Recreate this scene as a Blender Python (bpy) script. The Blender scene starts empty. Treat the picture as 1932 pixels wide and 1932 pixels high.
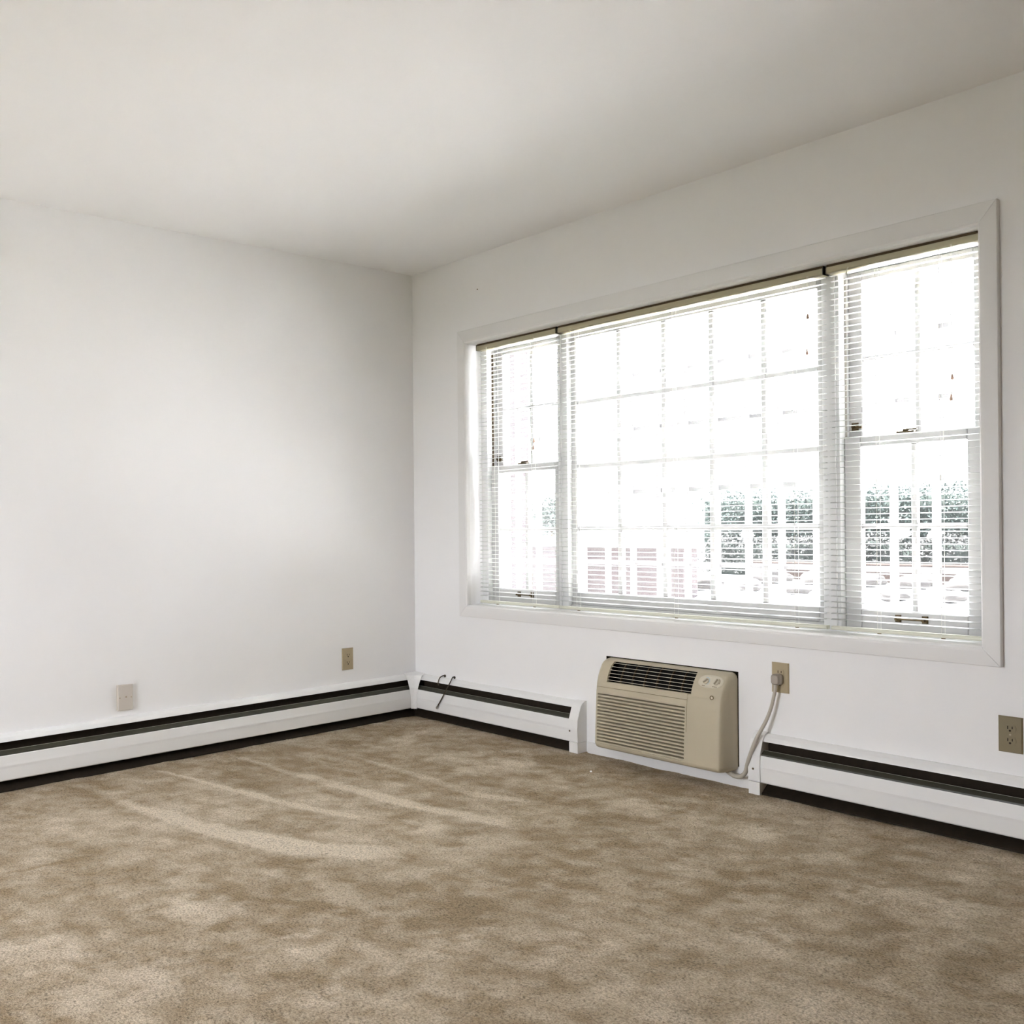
import bpy, math, random
import numpy as np
from mathutils import Vector, Matrix, noise as mnoise

S = bpy.context.scene
COL = S.collection
random.seed(7)
K = 0.01479          # floor and ceiling tilted down towards the camera end to absorb camera fit error
H = 2.44             # ceiling height at the window wall

# ------------------------------------------------------------------ camera, sky, light, exposure
cam_data = bpy.data.cameras.new('camera')
cam = bpy.data.objects.new('camera', cam_data)
COL.objects.link(cam)
cam_data.sensor_fit = 'HORIZONTAL'
cam_data.sensor_width = 36.0
cam_data.lens = 36.0 * 1813.66 / 1932.0
cam_data.shift_x = (966.0 - 800.0) / 1932.0
cam_data.shift_y = (1000.0 - 966.0) / 1932.0
cam_data.clip_start = 0.02
cam_data.clip_end = 300
_r = Vector((0.6366201, 0.77112489, -0.00901405))
_u = Vector((0.00573876, 0.00695124, 0.99995937))
_f = Vector((-0.77115622, 0.63664597, 0.0))
cam.matrix_world = Matrix(((_r.x, _u.x, -_f.x, 4.16689), (_r.y, _u.y, -_f.y, -3.370209),
                           (_r.z, _u.z, -_f.z, 1.02176), (0, 0, 0, 1)))
S.camera = cam

world = bpy.data.worlds.new('overcast_sky')
S.world = world
world.use_nodes = True
wn = world.node_tree.nodes
wn['Background'].inputs['Color'].default_value = (0.95, 0.983, 1.06, 1)
wn['Background'].inputs['Strength'].default_value = 9.0

def portal(name, loc, rot, sx, sy):
    d = bpy.data.lights.new(name, 'AREA')
    d.shape = 'RECTANGLE'
    d.size, d.size_y = sx, sy
    d.cycles.is_portal = True
    o = bpy.data.objects.new(name, d)
    COL.objects.link(o)
    o.location = loc
    o.rotation_euler = rot
    return o

sun_data = bpy.data.lights.new('sun', 'SUN')
sun_data.energy = 54.0
sun_data.angle = math.radians(4)
sun_data.color = (1.0, 0.985, 0.965)
sun = bpy.data.objects.new('sun', sun_data)
COL.objects.link(sun)
# the sun stands high to the left, a little behind the window wall: it lights the ground outside and never enters
sun.rotation_euler = Vector((0.33, 0.03, -0.94)).to_track_quat('-Z', 'Y').to_euler()

portal('window_portal', (1.69, 0.195, 1.305), (math.radians(-90), 0, 0), 2.5, 1.4)
portal('fill_window_portal', (1.775, -5.3, 1.225), (math.radians(90), 0, 0), 1.15, 1.35)

S.view_settings.view_transform = 'Standard'
S.view_settings.look = 'None'
S.view_settings.exposure = 1.74
S.view_settings.gamma = 1.0
S.view_settings.use_curve_mapping = False
S.cycles.use_denoising = True
S.cycles.max_bounces = 12
S.cycles.diffuse_bounces = 7
S.cycles.glossy_bounces = 3
S.cycles.transmission_bounces = 6
S.cycles.transparent_max_bounces = 16
S.cycles.caustics_reflective = False
S.cycles.caustics_refractive = False
S.cycles.sample_clamp_indirect = 12.0

# ------------------------------------------------------------------ materials
MATS = {}

class NT:
    def __init__(self, name):
        self.m = bpy.data.materials.new(name)
        self.m.use_nodes = True
        self.t = self.m.node_tree
        self.bsdf = self.t.nodes['Principled BSDF']
        self.out = self.t.nodes['Material Output']
    def n(self, typ, **kw):
        nd = self.t.nodes.new(typ)
        for k, v in kw.items():
            if k in nd.inputs:
                nd.inputs[k].default_value = v
            else:
                setattr(nd, k, v)
        return nd
    def l(self, a, b):
        self.t.links.new(a, b)

def paint(name, col, rough=0.5, spec=0.4, bump=0.0, bscale=200.0, var=0.0, vscale=3.0, metal=0.0):
    """A painted or moulded surface: base colour with a little mottle and a fine bump."""
    m = NT(name)
    b = m.bsdf
    b.inputs['Roughness'].default_value = rough
    b.inputs['Metallic'].default_value = metal
    b.inputs['Specular IOR Level'].default_value = spec
    tc = m.n('ShaderNodeTexCoord')
    if var > 0:
        nz = m.n('ShaderNodeTexNoise', Scale=vscale, Detail=5.0)
        m.l(tc.outputs['Object'], nz.inputs['Vector'])
        mx = m.n('ShaderNodeMix', data_type='RGBA')
        mx.inputs['A'].default_value = tuple(c * (1 - var) for c in col) + (1,)
        mx.inputs['B'].default_value = tuple(min(1, c * (1 + var)) for c in col) + (1,)
        m.l(nz.outputs['Fac'], mx.inputs['Factor'])
        m.l(mx.outputs['Result'], b.inputs['Base Color'])
    else:
        b.inputs['Base Color'].default_value = tuple(col) + (1,)
    if bump > 0:
        nb = m.n('ShaderNodeTexNoise', Scale=bscale, Detail=3.0)
        m.l(tc.outputs['Object'], nb.inputs['Vector'])
        bp = m.n('ShaderNodeBump', Strength=bump, Distance=0.002)
        m.l(nb.outputs['Fac'], bp.inputs['Height'])
        m.l(bp.outputs['Normal'], b.inputs['Normal'])
    MATS[name] = m.m
    return m.m

wall_white = paint('wall_white', (0.88, 0.878, 0.878), 0.75, 0.25, bump=0.12, bscale=130, var=0.012, vscale=2)
absorber_brown = paint('brown_absorber', (0.22, 0.15, 0.09), 0.6, 0.3, var=0.2, vscale=4)  # colour of the unseen right wall, darkened to soak up bounced light
ceiling_white = paint('ceiling_white', (0.90, 0.898, 0.899), 0.85, 0.2, bump=0.08, bscale=90)
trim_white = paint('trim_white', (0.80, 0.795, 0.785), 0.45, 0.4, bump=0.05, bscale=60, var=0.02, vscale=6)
sash_dimmed = paint('sash_dimmed', (0.46, 0.456, 0.446), 0.4, 0.4, var=0.01, vscale=9)  # same white as the frame, darkened in colour to offset the backlight
heater_white = paint('heater_white', (0.82, 0.82, 0.81), 0.4, 0.45, var=0.02, vscale=7)
heater_shade = paint('heater_shade', (0.022, 0.015, 0.009), 0.8, 0.2, var=0.35, vscale=40)  # shade of the enclosed heater put into its metal colour
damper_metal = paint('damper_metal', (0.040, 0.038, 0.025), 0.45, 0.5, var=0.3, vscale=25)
damper_lip = paint('damper_lip', (0.28, 0.28, 0.23), 0.4, 0.5)
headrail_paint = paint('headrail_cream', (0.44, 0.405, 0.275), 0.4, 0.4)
rail_paint = paint('bottom_rail_cream', (0.70, 0.69, 0.58), 0.4, 0.4)
cord_white = paint('blind_cord', (0.75, 0.74, 0.68), 0.8, 0.2)
tassel_wood = paint('tassel_wood', (0.62, 0.42, 0.32), 0.5, 0.3)
plate_tan = paint('plate_tan', (0.42, 0.345, 0.215), 0.45, 0.4, var=0.04, vscale=60)
plate_dark = paint('plate_dark_tan', (0.215, 0.175, 0.095), 0.45, 0.4, var=0.05, vscale=60)
plate_grey = paint('plate_grey', (0.62, 0.57, 0.51), 0.5, 0.4)
plate_edge = paint('plate_edge', (0.40, 0.33, 0.23), 0.5, 0.4)
slot_dark = paint('slot_dark', (0.02, 0.015, 0.01), 0.8, 0.2)
ac_beige = paint('ac_beige', (0.50, 0.445, 0.325), 0.5, 0.35, bump=0.05, bscale=400, var=0.03, vscale=8)
ac_light = paint('ac_grille', (0.62, 0.575, 0.46), 0.45, 0.4)
ac_dark = paint('ac_cavity', (0.012, 0.011, 0.01), 0.9, 0.1)
ac_gap = paint('wall_sleeve', (0.03, 0.022, 0.014), 0.9, 0.1)
knob_beige = paint('knob_beige', (0.55, 0.50, 0.39), 0.35, 0.5)
mark_brown = paint('dial_mark', (0.20, 0.15, 0.08), 0.6, 0.3)
mark_blue = paint('dial_blue', (0.40, 0.52, 0.58), 0.5, 0.3)
plug_grey = paint('plug_grey', (0.42, 0.37, 0.31), 0.5, 0.4)
cord_grey = paint('cord_grey', (0.50, 0.46, 0.39), 0.55, 0.35)
wire_dark = paint('wire_dark', (0.06, 0.045, 0.03), 0.6, 0.3)
lug_metal = paint('lug_metal', (0.45, 0.42, 0.36), 0.35, 0.5, metal=0.8)
brass = paint('aged_brass', (0.09, 0.062, 0.025), 0.4, 0.5, metal=0.7, var=0.2, vscale=80)
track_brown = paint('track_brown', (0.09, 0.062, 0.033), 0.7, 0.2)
track_grey = paint('track_grey', (0.36, 0.34, 0.30), 0.6, 0.3)
screw_dark = paint('screw_dark', (0.12, 0.08, 0.04), 0.6, 0.4)
scrap_white = paint('scrap_white', (0.85, 0.85, 0.82), 0.8, 0.2)
coping_white = paint('coping_white', (0.80, 0.79, 0.77), 0.8, 0.2, var=0.04, vscale=3)
concrete = paint('pale_concrete', (0.66, 0.655, 0.655), 0.9, 0.2, bump=0.3, bscale=30, var=0.1, vscale=1.2)
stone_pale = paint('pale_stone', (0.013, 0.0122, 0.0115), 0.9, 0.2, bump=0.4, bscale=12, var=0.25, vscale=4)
timber = paint('weathered_timber', (0.009, 0.0062, 0.005), 0.9, 0.1, var=0.3, vscale=5)
bark = paint('bark', (0.10, 0.075, 0.055), 0.95, 0.1, var=0.3, vscale=12)
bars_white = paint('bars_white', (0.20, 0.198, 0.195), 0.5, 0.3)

def leaf_mat(name, c1, c2):
    m = NT(name)
    oi = m.n('ShaderNodeNewGeometry')
    mx = m.n('ShaderNodeMix', data_type='RGBA')
    mx.inputs['A'].default_value = c1 + (1,)
    mx.inputs['B'].default_value = c2 + (1,)
    m.l(oi.outputs['Random Per Island'], mx.inputs['Factor'])
    m.l(mx.outputs['Result'], m.bsdf.inputs['Base Color'])
    m.bsdf.inputs['Roughness'].default_value = 0.6
    m.bsdf.inputs['Specular IOR Level'].default_value = 0.2
    return m.m

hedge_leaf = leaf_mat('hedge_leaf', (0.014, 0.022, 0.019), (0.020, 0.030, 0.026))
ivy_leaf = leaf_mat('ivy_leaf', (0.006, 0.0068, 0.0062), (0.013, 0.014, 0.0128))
shrub_leaf = leaf_mat('shrub_leaf', (0.018, 0.025, 0.021), (0.030, 0.038, 0.032))
blossom = leaf_mat('blossom_white', (0.60, 0.57, 0.55), (0.75, 0.73, 0.70))

# brick
def brick_mat(name, k):
    m = NT(name)
    tc = m.n('ShaderNodeTexCoord')
    sx = m.n('ShaderNodeSeparateXYZ')
    m.l(tc.outputs['Object'], sx.inputs[0])
    sa = m.n('ShaderNodeMath', operation='ADD')
    m.l(sx.outputs['X'], sa.inputs[0])
    m.l(sx.outputs['Y'], sa.inputs[1])
    mp = m.n('ShaderNodeCombineXYZ')
    m.l(sa.outputs[0], mp.inputs['X'])
    m.l(sx.outputs['Z'], mp.inputs['Y'])
    br = m.n('ShaderNodeTexBrick', Scale=1.0)
    br.inputs['Color1'].default_value = (0.030 * k, 0.0135 * k, 0.013 * k, 1)
    br.inputs['Color2'].default_value = (0.020 * k, 0.0095 * k, 0.0095 * k, 1)
    br.inputs['Mortar'].default_value = (0.034 * k, 0.026 * k, 0.025 * k, 1)
    br.inputs['Brick Width'].default_value = 0.21
    br.inputs['Row Height'].default_value = 0.075
    br.inputs['Mortar Size'].default_value = 0.006
    m.l(mp.outputs['Vector'], br.inputs['Vector'])
    m.l(br.outputs['Color'], m.bsdf.inputs['Base Color'])
    m.bsdf.inputs['Roughness'].default_value = 0.9
    return m.m
red_brick = brick_mat('red_brick', 0.30)
pale_brick = brick_mat('pale_brick', 0.32)

# vinyl blind slats: white, slightly translucent
m = NT('blind_slat_vinyl')
t1 = m.n('ShaderNodeBsdfTranslucent')
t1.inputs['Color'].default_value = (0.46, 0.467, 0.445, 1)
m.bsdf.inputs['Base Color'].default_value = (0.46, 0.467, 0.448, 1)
m.bsdf.inputs['Roughness'].default_value = 0.45
mx = m.n('ShaderNodeMixShader')
mx.inputs['Fac'].default_value = 0.08
m.l(m.bsdf.outputs[0], mx.inputs[1])
m.l(t1.outputs[0], mx.inputs[2])
m.l(mx.outputs[0], m.out.inputs['Surface'])
slat_mat = m.m

# window glass, the lens glare veil mixed in as translucent white
def glass_mat(name, glare_mix):
    m = NT(name)
    tr = m.n('ShaderNodeBsdfTransparent')
    tr.inputs['Color'].default_value = (0.98, 0.98, 0.98, 1)
    gl = m.n('ShaderNodeBsdfGlossy', Roughness=0.02)
    lw = m.n('ShaderNodeLayerWeight', Blend=0.5)
    pw = m.n('ShaderNodeMath', operation='POWER')
    m.l(lw.outputs['Facing'], pw.inputs[0])
    pw.inputs[1].default_value = 5.0
    fr = m.n('ShaderNodeMath', operation='MULTIPLY_ADD', use_clamp=True)
    m.l(pw.outputs[0], fr.inputs[0])
    fr.inputs[1].default_value = 0.96
    fr.inputs[2].default_value = 0.035
    m1 = m.n('ShaderNodeMixShader')
    m.l(fr.outputs[0], m1.inputs['Fac'])
    m.l(tr.outputs[0], m1.inputs[1])
    m.l(gl.outputs[0], m1.inputs[2])
    tl = m.n('ShaderNodeBsdfTranslucent')
    tl.inputs['Color'].default_value = (0.95, 0.95, 0.95, 1)
    m2 = m.n('ShaderNodeMixShader')
    m2.inputs['Fac'].default_value = glare_mix
    m.l(m1.outputs[0], m2.inputs[1])
    m.l(tl.outputs[0], m2.inputs[2])
    m.l(m2.outputs[0], m.out.inputs['Surface'])
    return m.m

glass_clear = glass_mat('pane_glass', 0.002)
glass_glare = glass_mat('pane_glass_glare', 0.010)

# carpet: cut pile whose nap has been brushed lighter and darker
m = NT('beige_carpet')
at = m.n('ShaderNodeAttribute', attribute_name='nap')
geo = m.n('ShaderNodeNewGeometry')
n1 = m.n('ShaderNodeTexNoise', Scale=14.0, Detail=6.0, Roughness=0.65)
m.l(geo.outputs['Position'], n1.inputs['Vector'])
add = m.n('ShaderNodeMath', operation='MULTIPLY_ADD')
m.l(n1.outputs['Fac'], add.inputs[0])
add.inputs[1].default_value = 0.95
m.l(at.outputs['Fac'], add.inputs[2])
sub = m.n('ShaderNodeMath', operation='SUBTRACT', use_clamp=True)
m.l(add.outputs[0], sub.inputs[0])
sub.inputs[1].default_value = 0.475
mx = m.n('ShaderNodeMix', data_type='RGBA')
mx.inputs['A'].default_value = (0.335, 0.255, 0.160, 1)
mx.inputs['B'].default_value = (0.70, 0.605, 0.475, 1)
m.l(sub.outputs[0], mx.inputs['Factor'])
n2 = m.n('ShaderNodeTexNoise', Scale=190.0, Detail=3.0, Roughness=0.6)
m.l(geo.outputs['Position'], n2.inputs['Vector'])
rp = m.n('ShaderNodeMapRange')
rp.inputs['From Min'].default_value = 0.30
rp.inputs['From Max'].default_value = 0.62
rp.inputs['To Min'].default_value = 0.62
rp.inputs['To Max'].default_value = 1.12
m.l(n2.outputs['Fac'], rp.inputs['Value'])
mul = m.n('ShaderNodeVectorMath', operation='SCALE')
m.l(mx.outputs['Result'], mul.inputs[0])
# sparse dark pits between the tufts
n3 = m.n('ShaderNodeTexNoise', Scale=135.0, Detail=2.0, Roughness=0.7)
m.l(geo.outputs['Position'], n3.inputs['Vector'])
rq = m.n('ShaderNodeMapRange')
rq.inputs['From Min'].default_value = 0.30
rq.inputs['From Max'].default_value = 0.50
rq.inputs['To Min'].default_value = 0.52
rq.inputs['To Max'].default_value = 1.0
m.l(n3.outputs['Fac'], rq.inputs['Value'])
mm = m.n('ShaderNodeMath', operation='MULTIPLY')
m.l(rp.outputs['Result'], mm.inputs[0])
m.l(rq.outputs['Result'], mm.inputs[1])
m.l(mm.outputs[0], mul.inputs['Scale'])
m.l(mul.outputs['Vector'], m.bsdf.inputs['Base Color'])
m.bsdf.inputs['Roughness'].default_value = 1.0
m.bsdf.inputs['Specular IOR Level'].default_value = 0.05
m.bsdf.inputs['Sheen Weight'].default_value = 0.0
m.bsdf.inputs['Sheen Roughness'].default_value = 0.6
bp = m.n('ShaderNodeBump', Strength=0.7, Distance=0.008)
m.l(n2.outputs['Fac'], bp.inputs['Height'])
m.l(bp.outputs['Normal'], m.bsdf.inputs['Normal'])
carpet = m.m

# ------------------------------------------------------------------ mesh helpers
class MB:
    """Collects shapes that become ONE mesh object."""
    def __init__(self):
        self.v, self.f, self.sm = [], [], []
    def add(self, verts, faces, smooth=False):
        o = len(self.v)
        self.v += [tuple(p) for p in verts]
        self.f += [tuple(i + o for i in fc) for fc in faces]
        self.sm += [smooth] * len(faces)
        return self
    def box(self, x0, x1, y0, y1, z0, z1):
        vs = [(x, y, z) for x in (x0, x1) for y in (y0, y1) for z in (z0, z1)]
        return self.add(vs, [(0, 1, 3, 2), (4, 6, 7, 5), (0, 4, 5, 1), (2, 3, 7, 6), (0, 2, 6, 4), (1, 5, 7, 3)])
    def bevel_box(self, x0, x1, y0, y1, z0, z1, b, axis='y'):
        """box whose edges on one side (-y, facing the room, or +x) are chamfered"""
        if axis == 'y':      # front at y0
            r0 = [(x0, y1, z0), (x1, y1, z0), (x1, y1, z1), (x0, y1, z1)]
            r1 = [(x0, y0 + b, z0), (x1, y0 + b, z0), (x1, y0 + b, z1), (x0, y0 + b, z1)]
            r2 = [(x0 + b, y0, z0 + b), (x1 - b, y0, z0 + b), (x1 - b, y0, z1 - b), (x0 + b, y0, z1 - b)]
        else:                # front at x1
            r0 = [(x0, y0, z0), (x0, y1, z0), (x0, y1, z1), (x0, y0, z1)]
            r1 = [(x1 - b, y0, z0), (x1 - b, y1, z0), (x1 - b, y1, z1), (x1 - b, y0, z1)]
            r2 = [(x1, y0 + b, z0 + b), (x1, y1 - b, z0 + b), (x1, y1 - b, z1 - b), (x1, y0 + b, z1 - b)]
        fs = [(3, 2, 1, 0), (8, 9, 10, 11)]
        for a in (0, 4):
            for i in range(4):
                j = (i + 1) % 4
                fs.append((a + i, a + j, a + 4 + j, a + 4 + i))
        return self.add(r0 + r1 + r2, fs)
    def prism(self, a, b, smooth=False):
        """loft between two equal polygons a and b, both capped"""
        n = len(a)
        fs = [tuple(range(n - 1, -1, -1)), tuple(range(n, 2 * n))]
        self.add(list(a) + list(b), fs)
        o = len(self.v) - 2 * n
        for i in range(n):
            j = (i + 1) % n
            self.f.append((o + i, o + j, o + n + j, o + n + i))
            self.sm.append(smooth)
        return self
    def tube(self, pts, r, n=10, flat=None):
        """round (or flattened) tube along a path; r one number or one per point"""
        pts = [Vector(p) for p in pts]
        rs = r if isinstance(r, (list, tuple)) else [r] * len(pts)
        rings, prev = [], None
        for i, p in enumerate(pts):
            d = (pts[min(i + 1, len(pts) - 1)] - pts[max(i - 1, 0)]).normalized()
            if prev is None:
                ref = Vector((0, 1, 0)) if abs(d.y) < 0.9 else Vector((1, 0, 0))
                a = d.cross(ref).normalized()
            else:
                a = (prev - d * prev.dot(d)).normalized()
            prev = a
            b = d.cross(a)
            fl = flat or 1.0
            rings.append([p + (a * math.cos(t) + b * math.sin(t) * fl) * rs[i] for t in (2 * math.pi * k / n for k in range(n))])
        vs = [q for ring in rings for q in ring]
        fs = []
        for i in range(len(rings) - 1):
            for k in range(n):
                k2 = (k + 1) % n
                fs.append((i * n + k, i * n + k2, (i + 1) * n + k2, (i + 1) * n + k))
        self.add(vs, fs, True)
        self.add(rings[0], [tuple(range(n - 1, -1, -1))])
        self.add(rings[-1], [tuple(range(n))])
        return self
    def disc(self, c, axis, r, h, n=20, rx=None):
        """short cylinder from c along axis; rx stretches it sideways"""
        c, ax = Vector(c), Vector(axis).normalized()
        a = ax.orthogonal().normalized()
        if abs(ax.z) < 0.9:
            a = Vector((0, 0, 1)).cross(ax).normalized()
        b = ax.cross(a)
        ring = [a * math.cos(2 * math.pi * k / n) * (rx or r) + b * math.sin(2 * math.pi * k / n) * r for k in range(n)]
        return self.prism([c + q for q in ring], [c + ax * h + q for q in ring], True)
    def mapped(self, fn):
        self.v = [tuple(fn(*p)) for p in self.v]
        return self
    def build(self, name, mat, parent=None):
        me = bpy.data.meshes.new(name)
        off = Vector((0, 0, 0))
        p = parent
        while p is not None:
            off += p.location
            p = p.parent
        me.from_pydata([tuple(Vector(q) - off) for q in self.v], [], self.f)
        me.polygons.foreach_set('use_smooth', self.sm)
        me.materials.append(mat)
        me.validate()
        me.update()
        import bmesh
        bm = bmesh.new()
        bm.from_mesh(me)
        bmesh.ops.recalc_face_normals(bm, faces=bm.faces)
        bm.to_mesh(me)
        bm.free()
        o = bpy.data.objects.new(name, me)
        COL.objects.link(o)
        if parent is not None:
            o.parent = parent
        return o

def thing(name, label, cat, loc, group=None, kind=None):
    o = bpy.data.objects.new(name, None)
    o.empty_display_size = 0.05
    COL.objects.link(o)
    o.location = loc
    tag(o, label, cat, group, kind)
    return o

def tag(o, label=None, cat=None, group=None, kind=None):
    if label: o['label'] = label
    if cat: o['category'] = cat
    if group: o['group'] = group
    if kind: o['kind'] = kind
    return o

def struct(o, label, cat):
    return tag(o, label, cat, kind='structure')

def wall_with_holes(mb, xs0, xs1, zs0, zs1, y0, y1, holes):
    """a thick wall (in X-Z) with rectangular openings lined all round"""
    xs = sorted({xs0, xs1, *[h[0] for h in holes], *[h[1] for h in holes]})
    zs = sorted({zs0, zs1, *[h[2] for h in holes], *[h[3] for h in holes]})
    inside = lambda x, z: any(h[0] < x < h[1] and h[2] < z < h[3] for h in holes)
    idx = {}
    def vid(x, y, z):
        k = (x, y, z)
        if k not in idx:
            idx[k] = len(mb.v)
            mb.v.append(k)
        return idx[k]
    def face(*ps):
        mb.f.append(tuple(vid(*p) for p in ps))
        mb.sm.append(False)
    for i in range(len(xs) - 1):
        for j in range(len(zs) - 1):
            if inside((xs[i] + xs[i + 1]) / 2, (zs[j] + zs[j + 1]) / 2):
                continue
            for y in (y0, y1):
                face((xs[i], y, zs[j]), (xs[i + 1], y, zs[j]), (xs[i + 1], y, zs[j + 1]), (xs[i], y, zs[j + 1]))
    for (a, b, c, d) in list(holes) + [(xs0, xs1, zs0, zs1)]:
        for (p, q) in (((a, c), (b, c)), ((b, c), (b, d)), ((b, d), (a, d)), ((a, d), (a, c))):
            face((p[0], y0, p[1]), (q[0], y0, q[1]), (q[0], y1, q[1]), (p[0], y1, p[1]))
    return mb

# ------------------------------------------------------------------ the room
XR, YB = 5.4, -5.2           # right wall and back wall, both outside the picture
WT = 0.19                    # thickness of the outside wall
OX0, OX1, OZ0, OZ1 = 0.462, 2.919, 0.632, 1.984        # window opening
AX0, AX1, AZ0, AZ1 = 1.360, 2.0265, 0.075, 0.4505      # opening for the air conditioner

mb = wall_with_holes(MB(), -0.25, XR + 0.2, -0.25, 2.75, 0.0, WT, [(OX0, OX1, OZ0, OZ1), (AX0, AX1, AZ0, AZ1)])
struct(mb.build('wall_window', wall_white), 'white plaster wall around the large window', 'wall')
struct(MB().box(-0.25, 0.0, YB - 0.1, 0.0, -0.25, 2.75).build('wall_left', wall_white), 'blank white plaster wall left of the corner', 'wall')
struct(MB().box(XR, XR + 0.2, YB - 0.1, 0.0, -0.25, 2.75).build('wall_right', absorber_brown), 'unseen right wall, coloured brown to absorb bounced light', 'wall')
RX0, RX1, RZ0, RZ1 = 1.2, 2.35, 0.55, 1.9
mb = wall_with_holes(MB(), -0.25, XR + 0.2, -0.25, 2.75, YB - 0.2, YB, [(RX0, RX1, RZ0, RZ1)])
struct(mb.build('wall_back', wall_white), 'white wall behind the camera with the added fill window', 'wall')

def slab(z0, z1):
    return [(x, y, z + K * y) for x in (-0.25, XR + 0.2) for y in (YB - 0.2, 0.2) for z in (z0, z1)]
SLAB_F = [(0, 1, 3, 2), (4, 6, 7, 5), (0, 4, 5, 1), (2, 3, 7, 6), (0, 2, 6, 4), (1, 5, 7, 3)]
struct(MB().add(slab(H, H + 0.15), SLAB_F).build('ceiling', ceiling_white), 'plain white ceiling', 'ceiling')

# carpeted floor: dense grid that carries the nap of the brushed pile
STREAKS = [([(0.073, -1.609), (0.604, -1.509), (1.036, -1.425), (1.349, -1.329)], 0.022, 0.62),
           ([(0.065, -1.226), (0.639, -1.177), (1.288, -1.11), (1.791, -0.99)], 0.032, 0.60),
           ([(0.462, -1.908), (1.02, -1.811), (1.445, -1.68), (1.702, -1.492)], 0.052, 0.80),
           ([(0.454, -0.83), (0.988, -0.816), (1.405, -0.834), (1.605, -0.746)], 0.026, 0.42),
           ([(1.018, -2.492), (1.055, -2.188)], 0.014, -0.35),
           ([(1.802, -2.107), (1.856, -2.198)], 0.02, -0.4),
           ([(1.785, -1.963), (2.057, -1.827)], 0.03, -0.3)]
BLOBS = [(0.902, -0.485, 0.093, 0.094, 0.086, -0.076), (1.108, -0.592, 0.063, 0.066, 0.064, -0.057),
         (1.926, -0.534, 0.079, 0.083, 0.056, -0.071), (2.125, -0.506, 0.048, 0.051, 0.076, -0.107),
         (2.437, -0.892, 0.037, 0.041, 0.074, -0.107), (2.42, -0.482, 0.053, 0.056, 0.039, -0.065),
         (2.665, -0.546, 0.059, 0.064, 0.031, -0.059), (2.539, -1.585, 0.061, 0.068, 0.027, -0.03),
         (0.968, -1.613, 0.083, 0.087, 0.069, -0.038), (1.564, -1.258, 0.057, 0.061, 0.053, -0.043),
         (0.668, -2.204, 0.026, 0.029, 0.054, -0.018), (2.346, -2.159, 0.048, 0.054, 0.028, -0.019),
         (2.048, -1.838, 0.068, 0.074, 0.049, -0.036), (1.69, -2.177, 0.09, 0.099, 0.097, -0.048),
         (2.334, -1.765, 0.072, 0.079, 0.036, -0.032), (2.114, -2.098, 0.035, 0.039, 0.034, -0.022),
         (2.697, -0.996, 0.067, 0.074, 0.035, -0.057), (2.833, -1.17, 0.053, 0.059, 0.023, -0.038),
         (3.076, -0.634, 0.056, 0.061, 0.02, -0.051), (1.693, -2.607, 0.081, 0.09, 0.116, -0.036),
         (1.174, -0.369, 0.081, 0.083, 0.076, -0.076), (0.431, -0.467, 0.056, 0.056, 0.072, -0.056),
         (2.883, -0.71, 0.058, 0.064, 0.027, -0.058), (1.979, -2.492, 0.101, 0.112, 0.097, -0.039)]
gx = np.concatenate([np.arange(-0.02, 3.9, 0.016), np.arange(3.9, XR + 0.1, 0.1)])
gy = np.concatenate([np.arange(YB - 0.1, -3.3, 0.1), np.arange(-3.3, 0.03, 0.016)])
nx, ny = len(gx), len(gy)
PX, PY = np.meshgrid(gx, gy)
def vnoise(sc, off, octv=3):
    out = np.zeros(PX.shape)
    for j in range(ny):
        for i in range(nx):
            out[j, i] = mnoise.fractal((PX[j, i] * sc + off, PY[j, i] * sc - off, off), 0.6, 2.1, octv, noise_basis='PERLIN_ORIGINAL')
    return out
w1, w2 = vnoise(9.0, 3.1, 2), vnoise(9.0, 17.7, 2)
def stroke(sc, off, octv, ang, k):
    out = np.zeros(PX.shape)
    c, s_ = math.cos(ang), math.sin(ang)
    for j in range(ny):
        for i in range(nx):
            u, v = PX[j, i] * c + PY[j, i] * s_, -PX[j, i] * s_ + PY[j, i] * c
            out[j, i] = mnoise.fractal((u * sc / k, v * sc, off), 0.55, 2.2, octv, noise_basis='PERLIN_ORIGINAL')
    return out
str1, str2 = stroke(13.0, 9.3, 3, 0.25, 2.6), stroke(11.0, 33.0, 3, 1.0, 2.2)
big, mid, w3 = vnoise(2.3, 5.5, 4), vnoise(6.5, 40.2, 4), vnoise(19.0, 71.2, 3)
QX, QY = PX + 0.07 * w1 + 0.05 * w3, PY + 0.07 * w2 - 0.05 * w3
nap = 0.30 + 0.22 * big + 0.16 * mid + 0.16 * w3 + 0.24 * str1 + 0.18 * str2
for path, wd, amp in STREAKS:
    best = np.full(PX.shape, 9.0)
    along = np.zeros(PX.shape)
    for i in range(len(path) - 1):
        a, b = np.array(path[i]), np.array(path[i + 1])
        d = b - a
        t = np.clip(((PX + 0.008 * w1 - a[0]) * d[0] + (PY + 0.008 * w2 - a[1]) * d[1]) / (d @ d), 0, 1)
        dist = np.hypot(PX + 0.008 * w1 - a[0] - t * d[0], PY + 0.008 * w2 - a[1] - t * d[1])
        along = np.where(dist < best, (i + t) / (len(path) - 1), along)
        best = np.minimum(best, dist)
    taper = np.clip(0.35 + 1.3 * along, 0.4, 1.0)
    mask = np.clip((wd * taper * 1.45 - best) / (wd * 0.7), 0, 1)
    fade = np.clip(along * 8 + 0.3, 0, 1) * np.clip((1 - along) * 5 + 0.25, 0, 1)
    nap += 1.3 * amp * mask * fade * (0.85 + 0.3 * mid)
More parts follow.
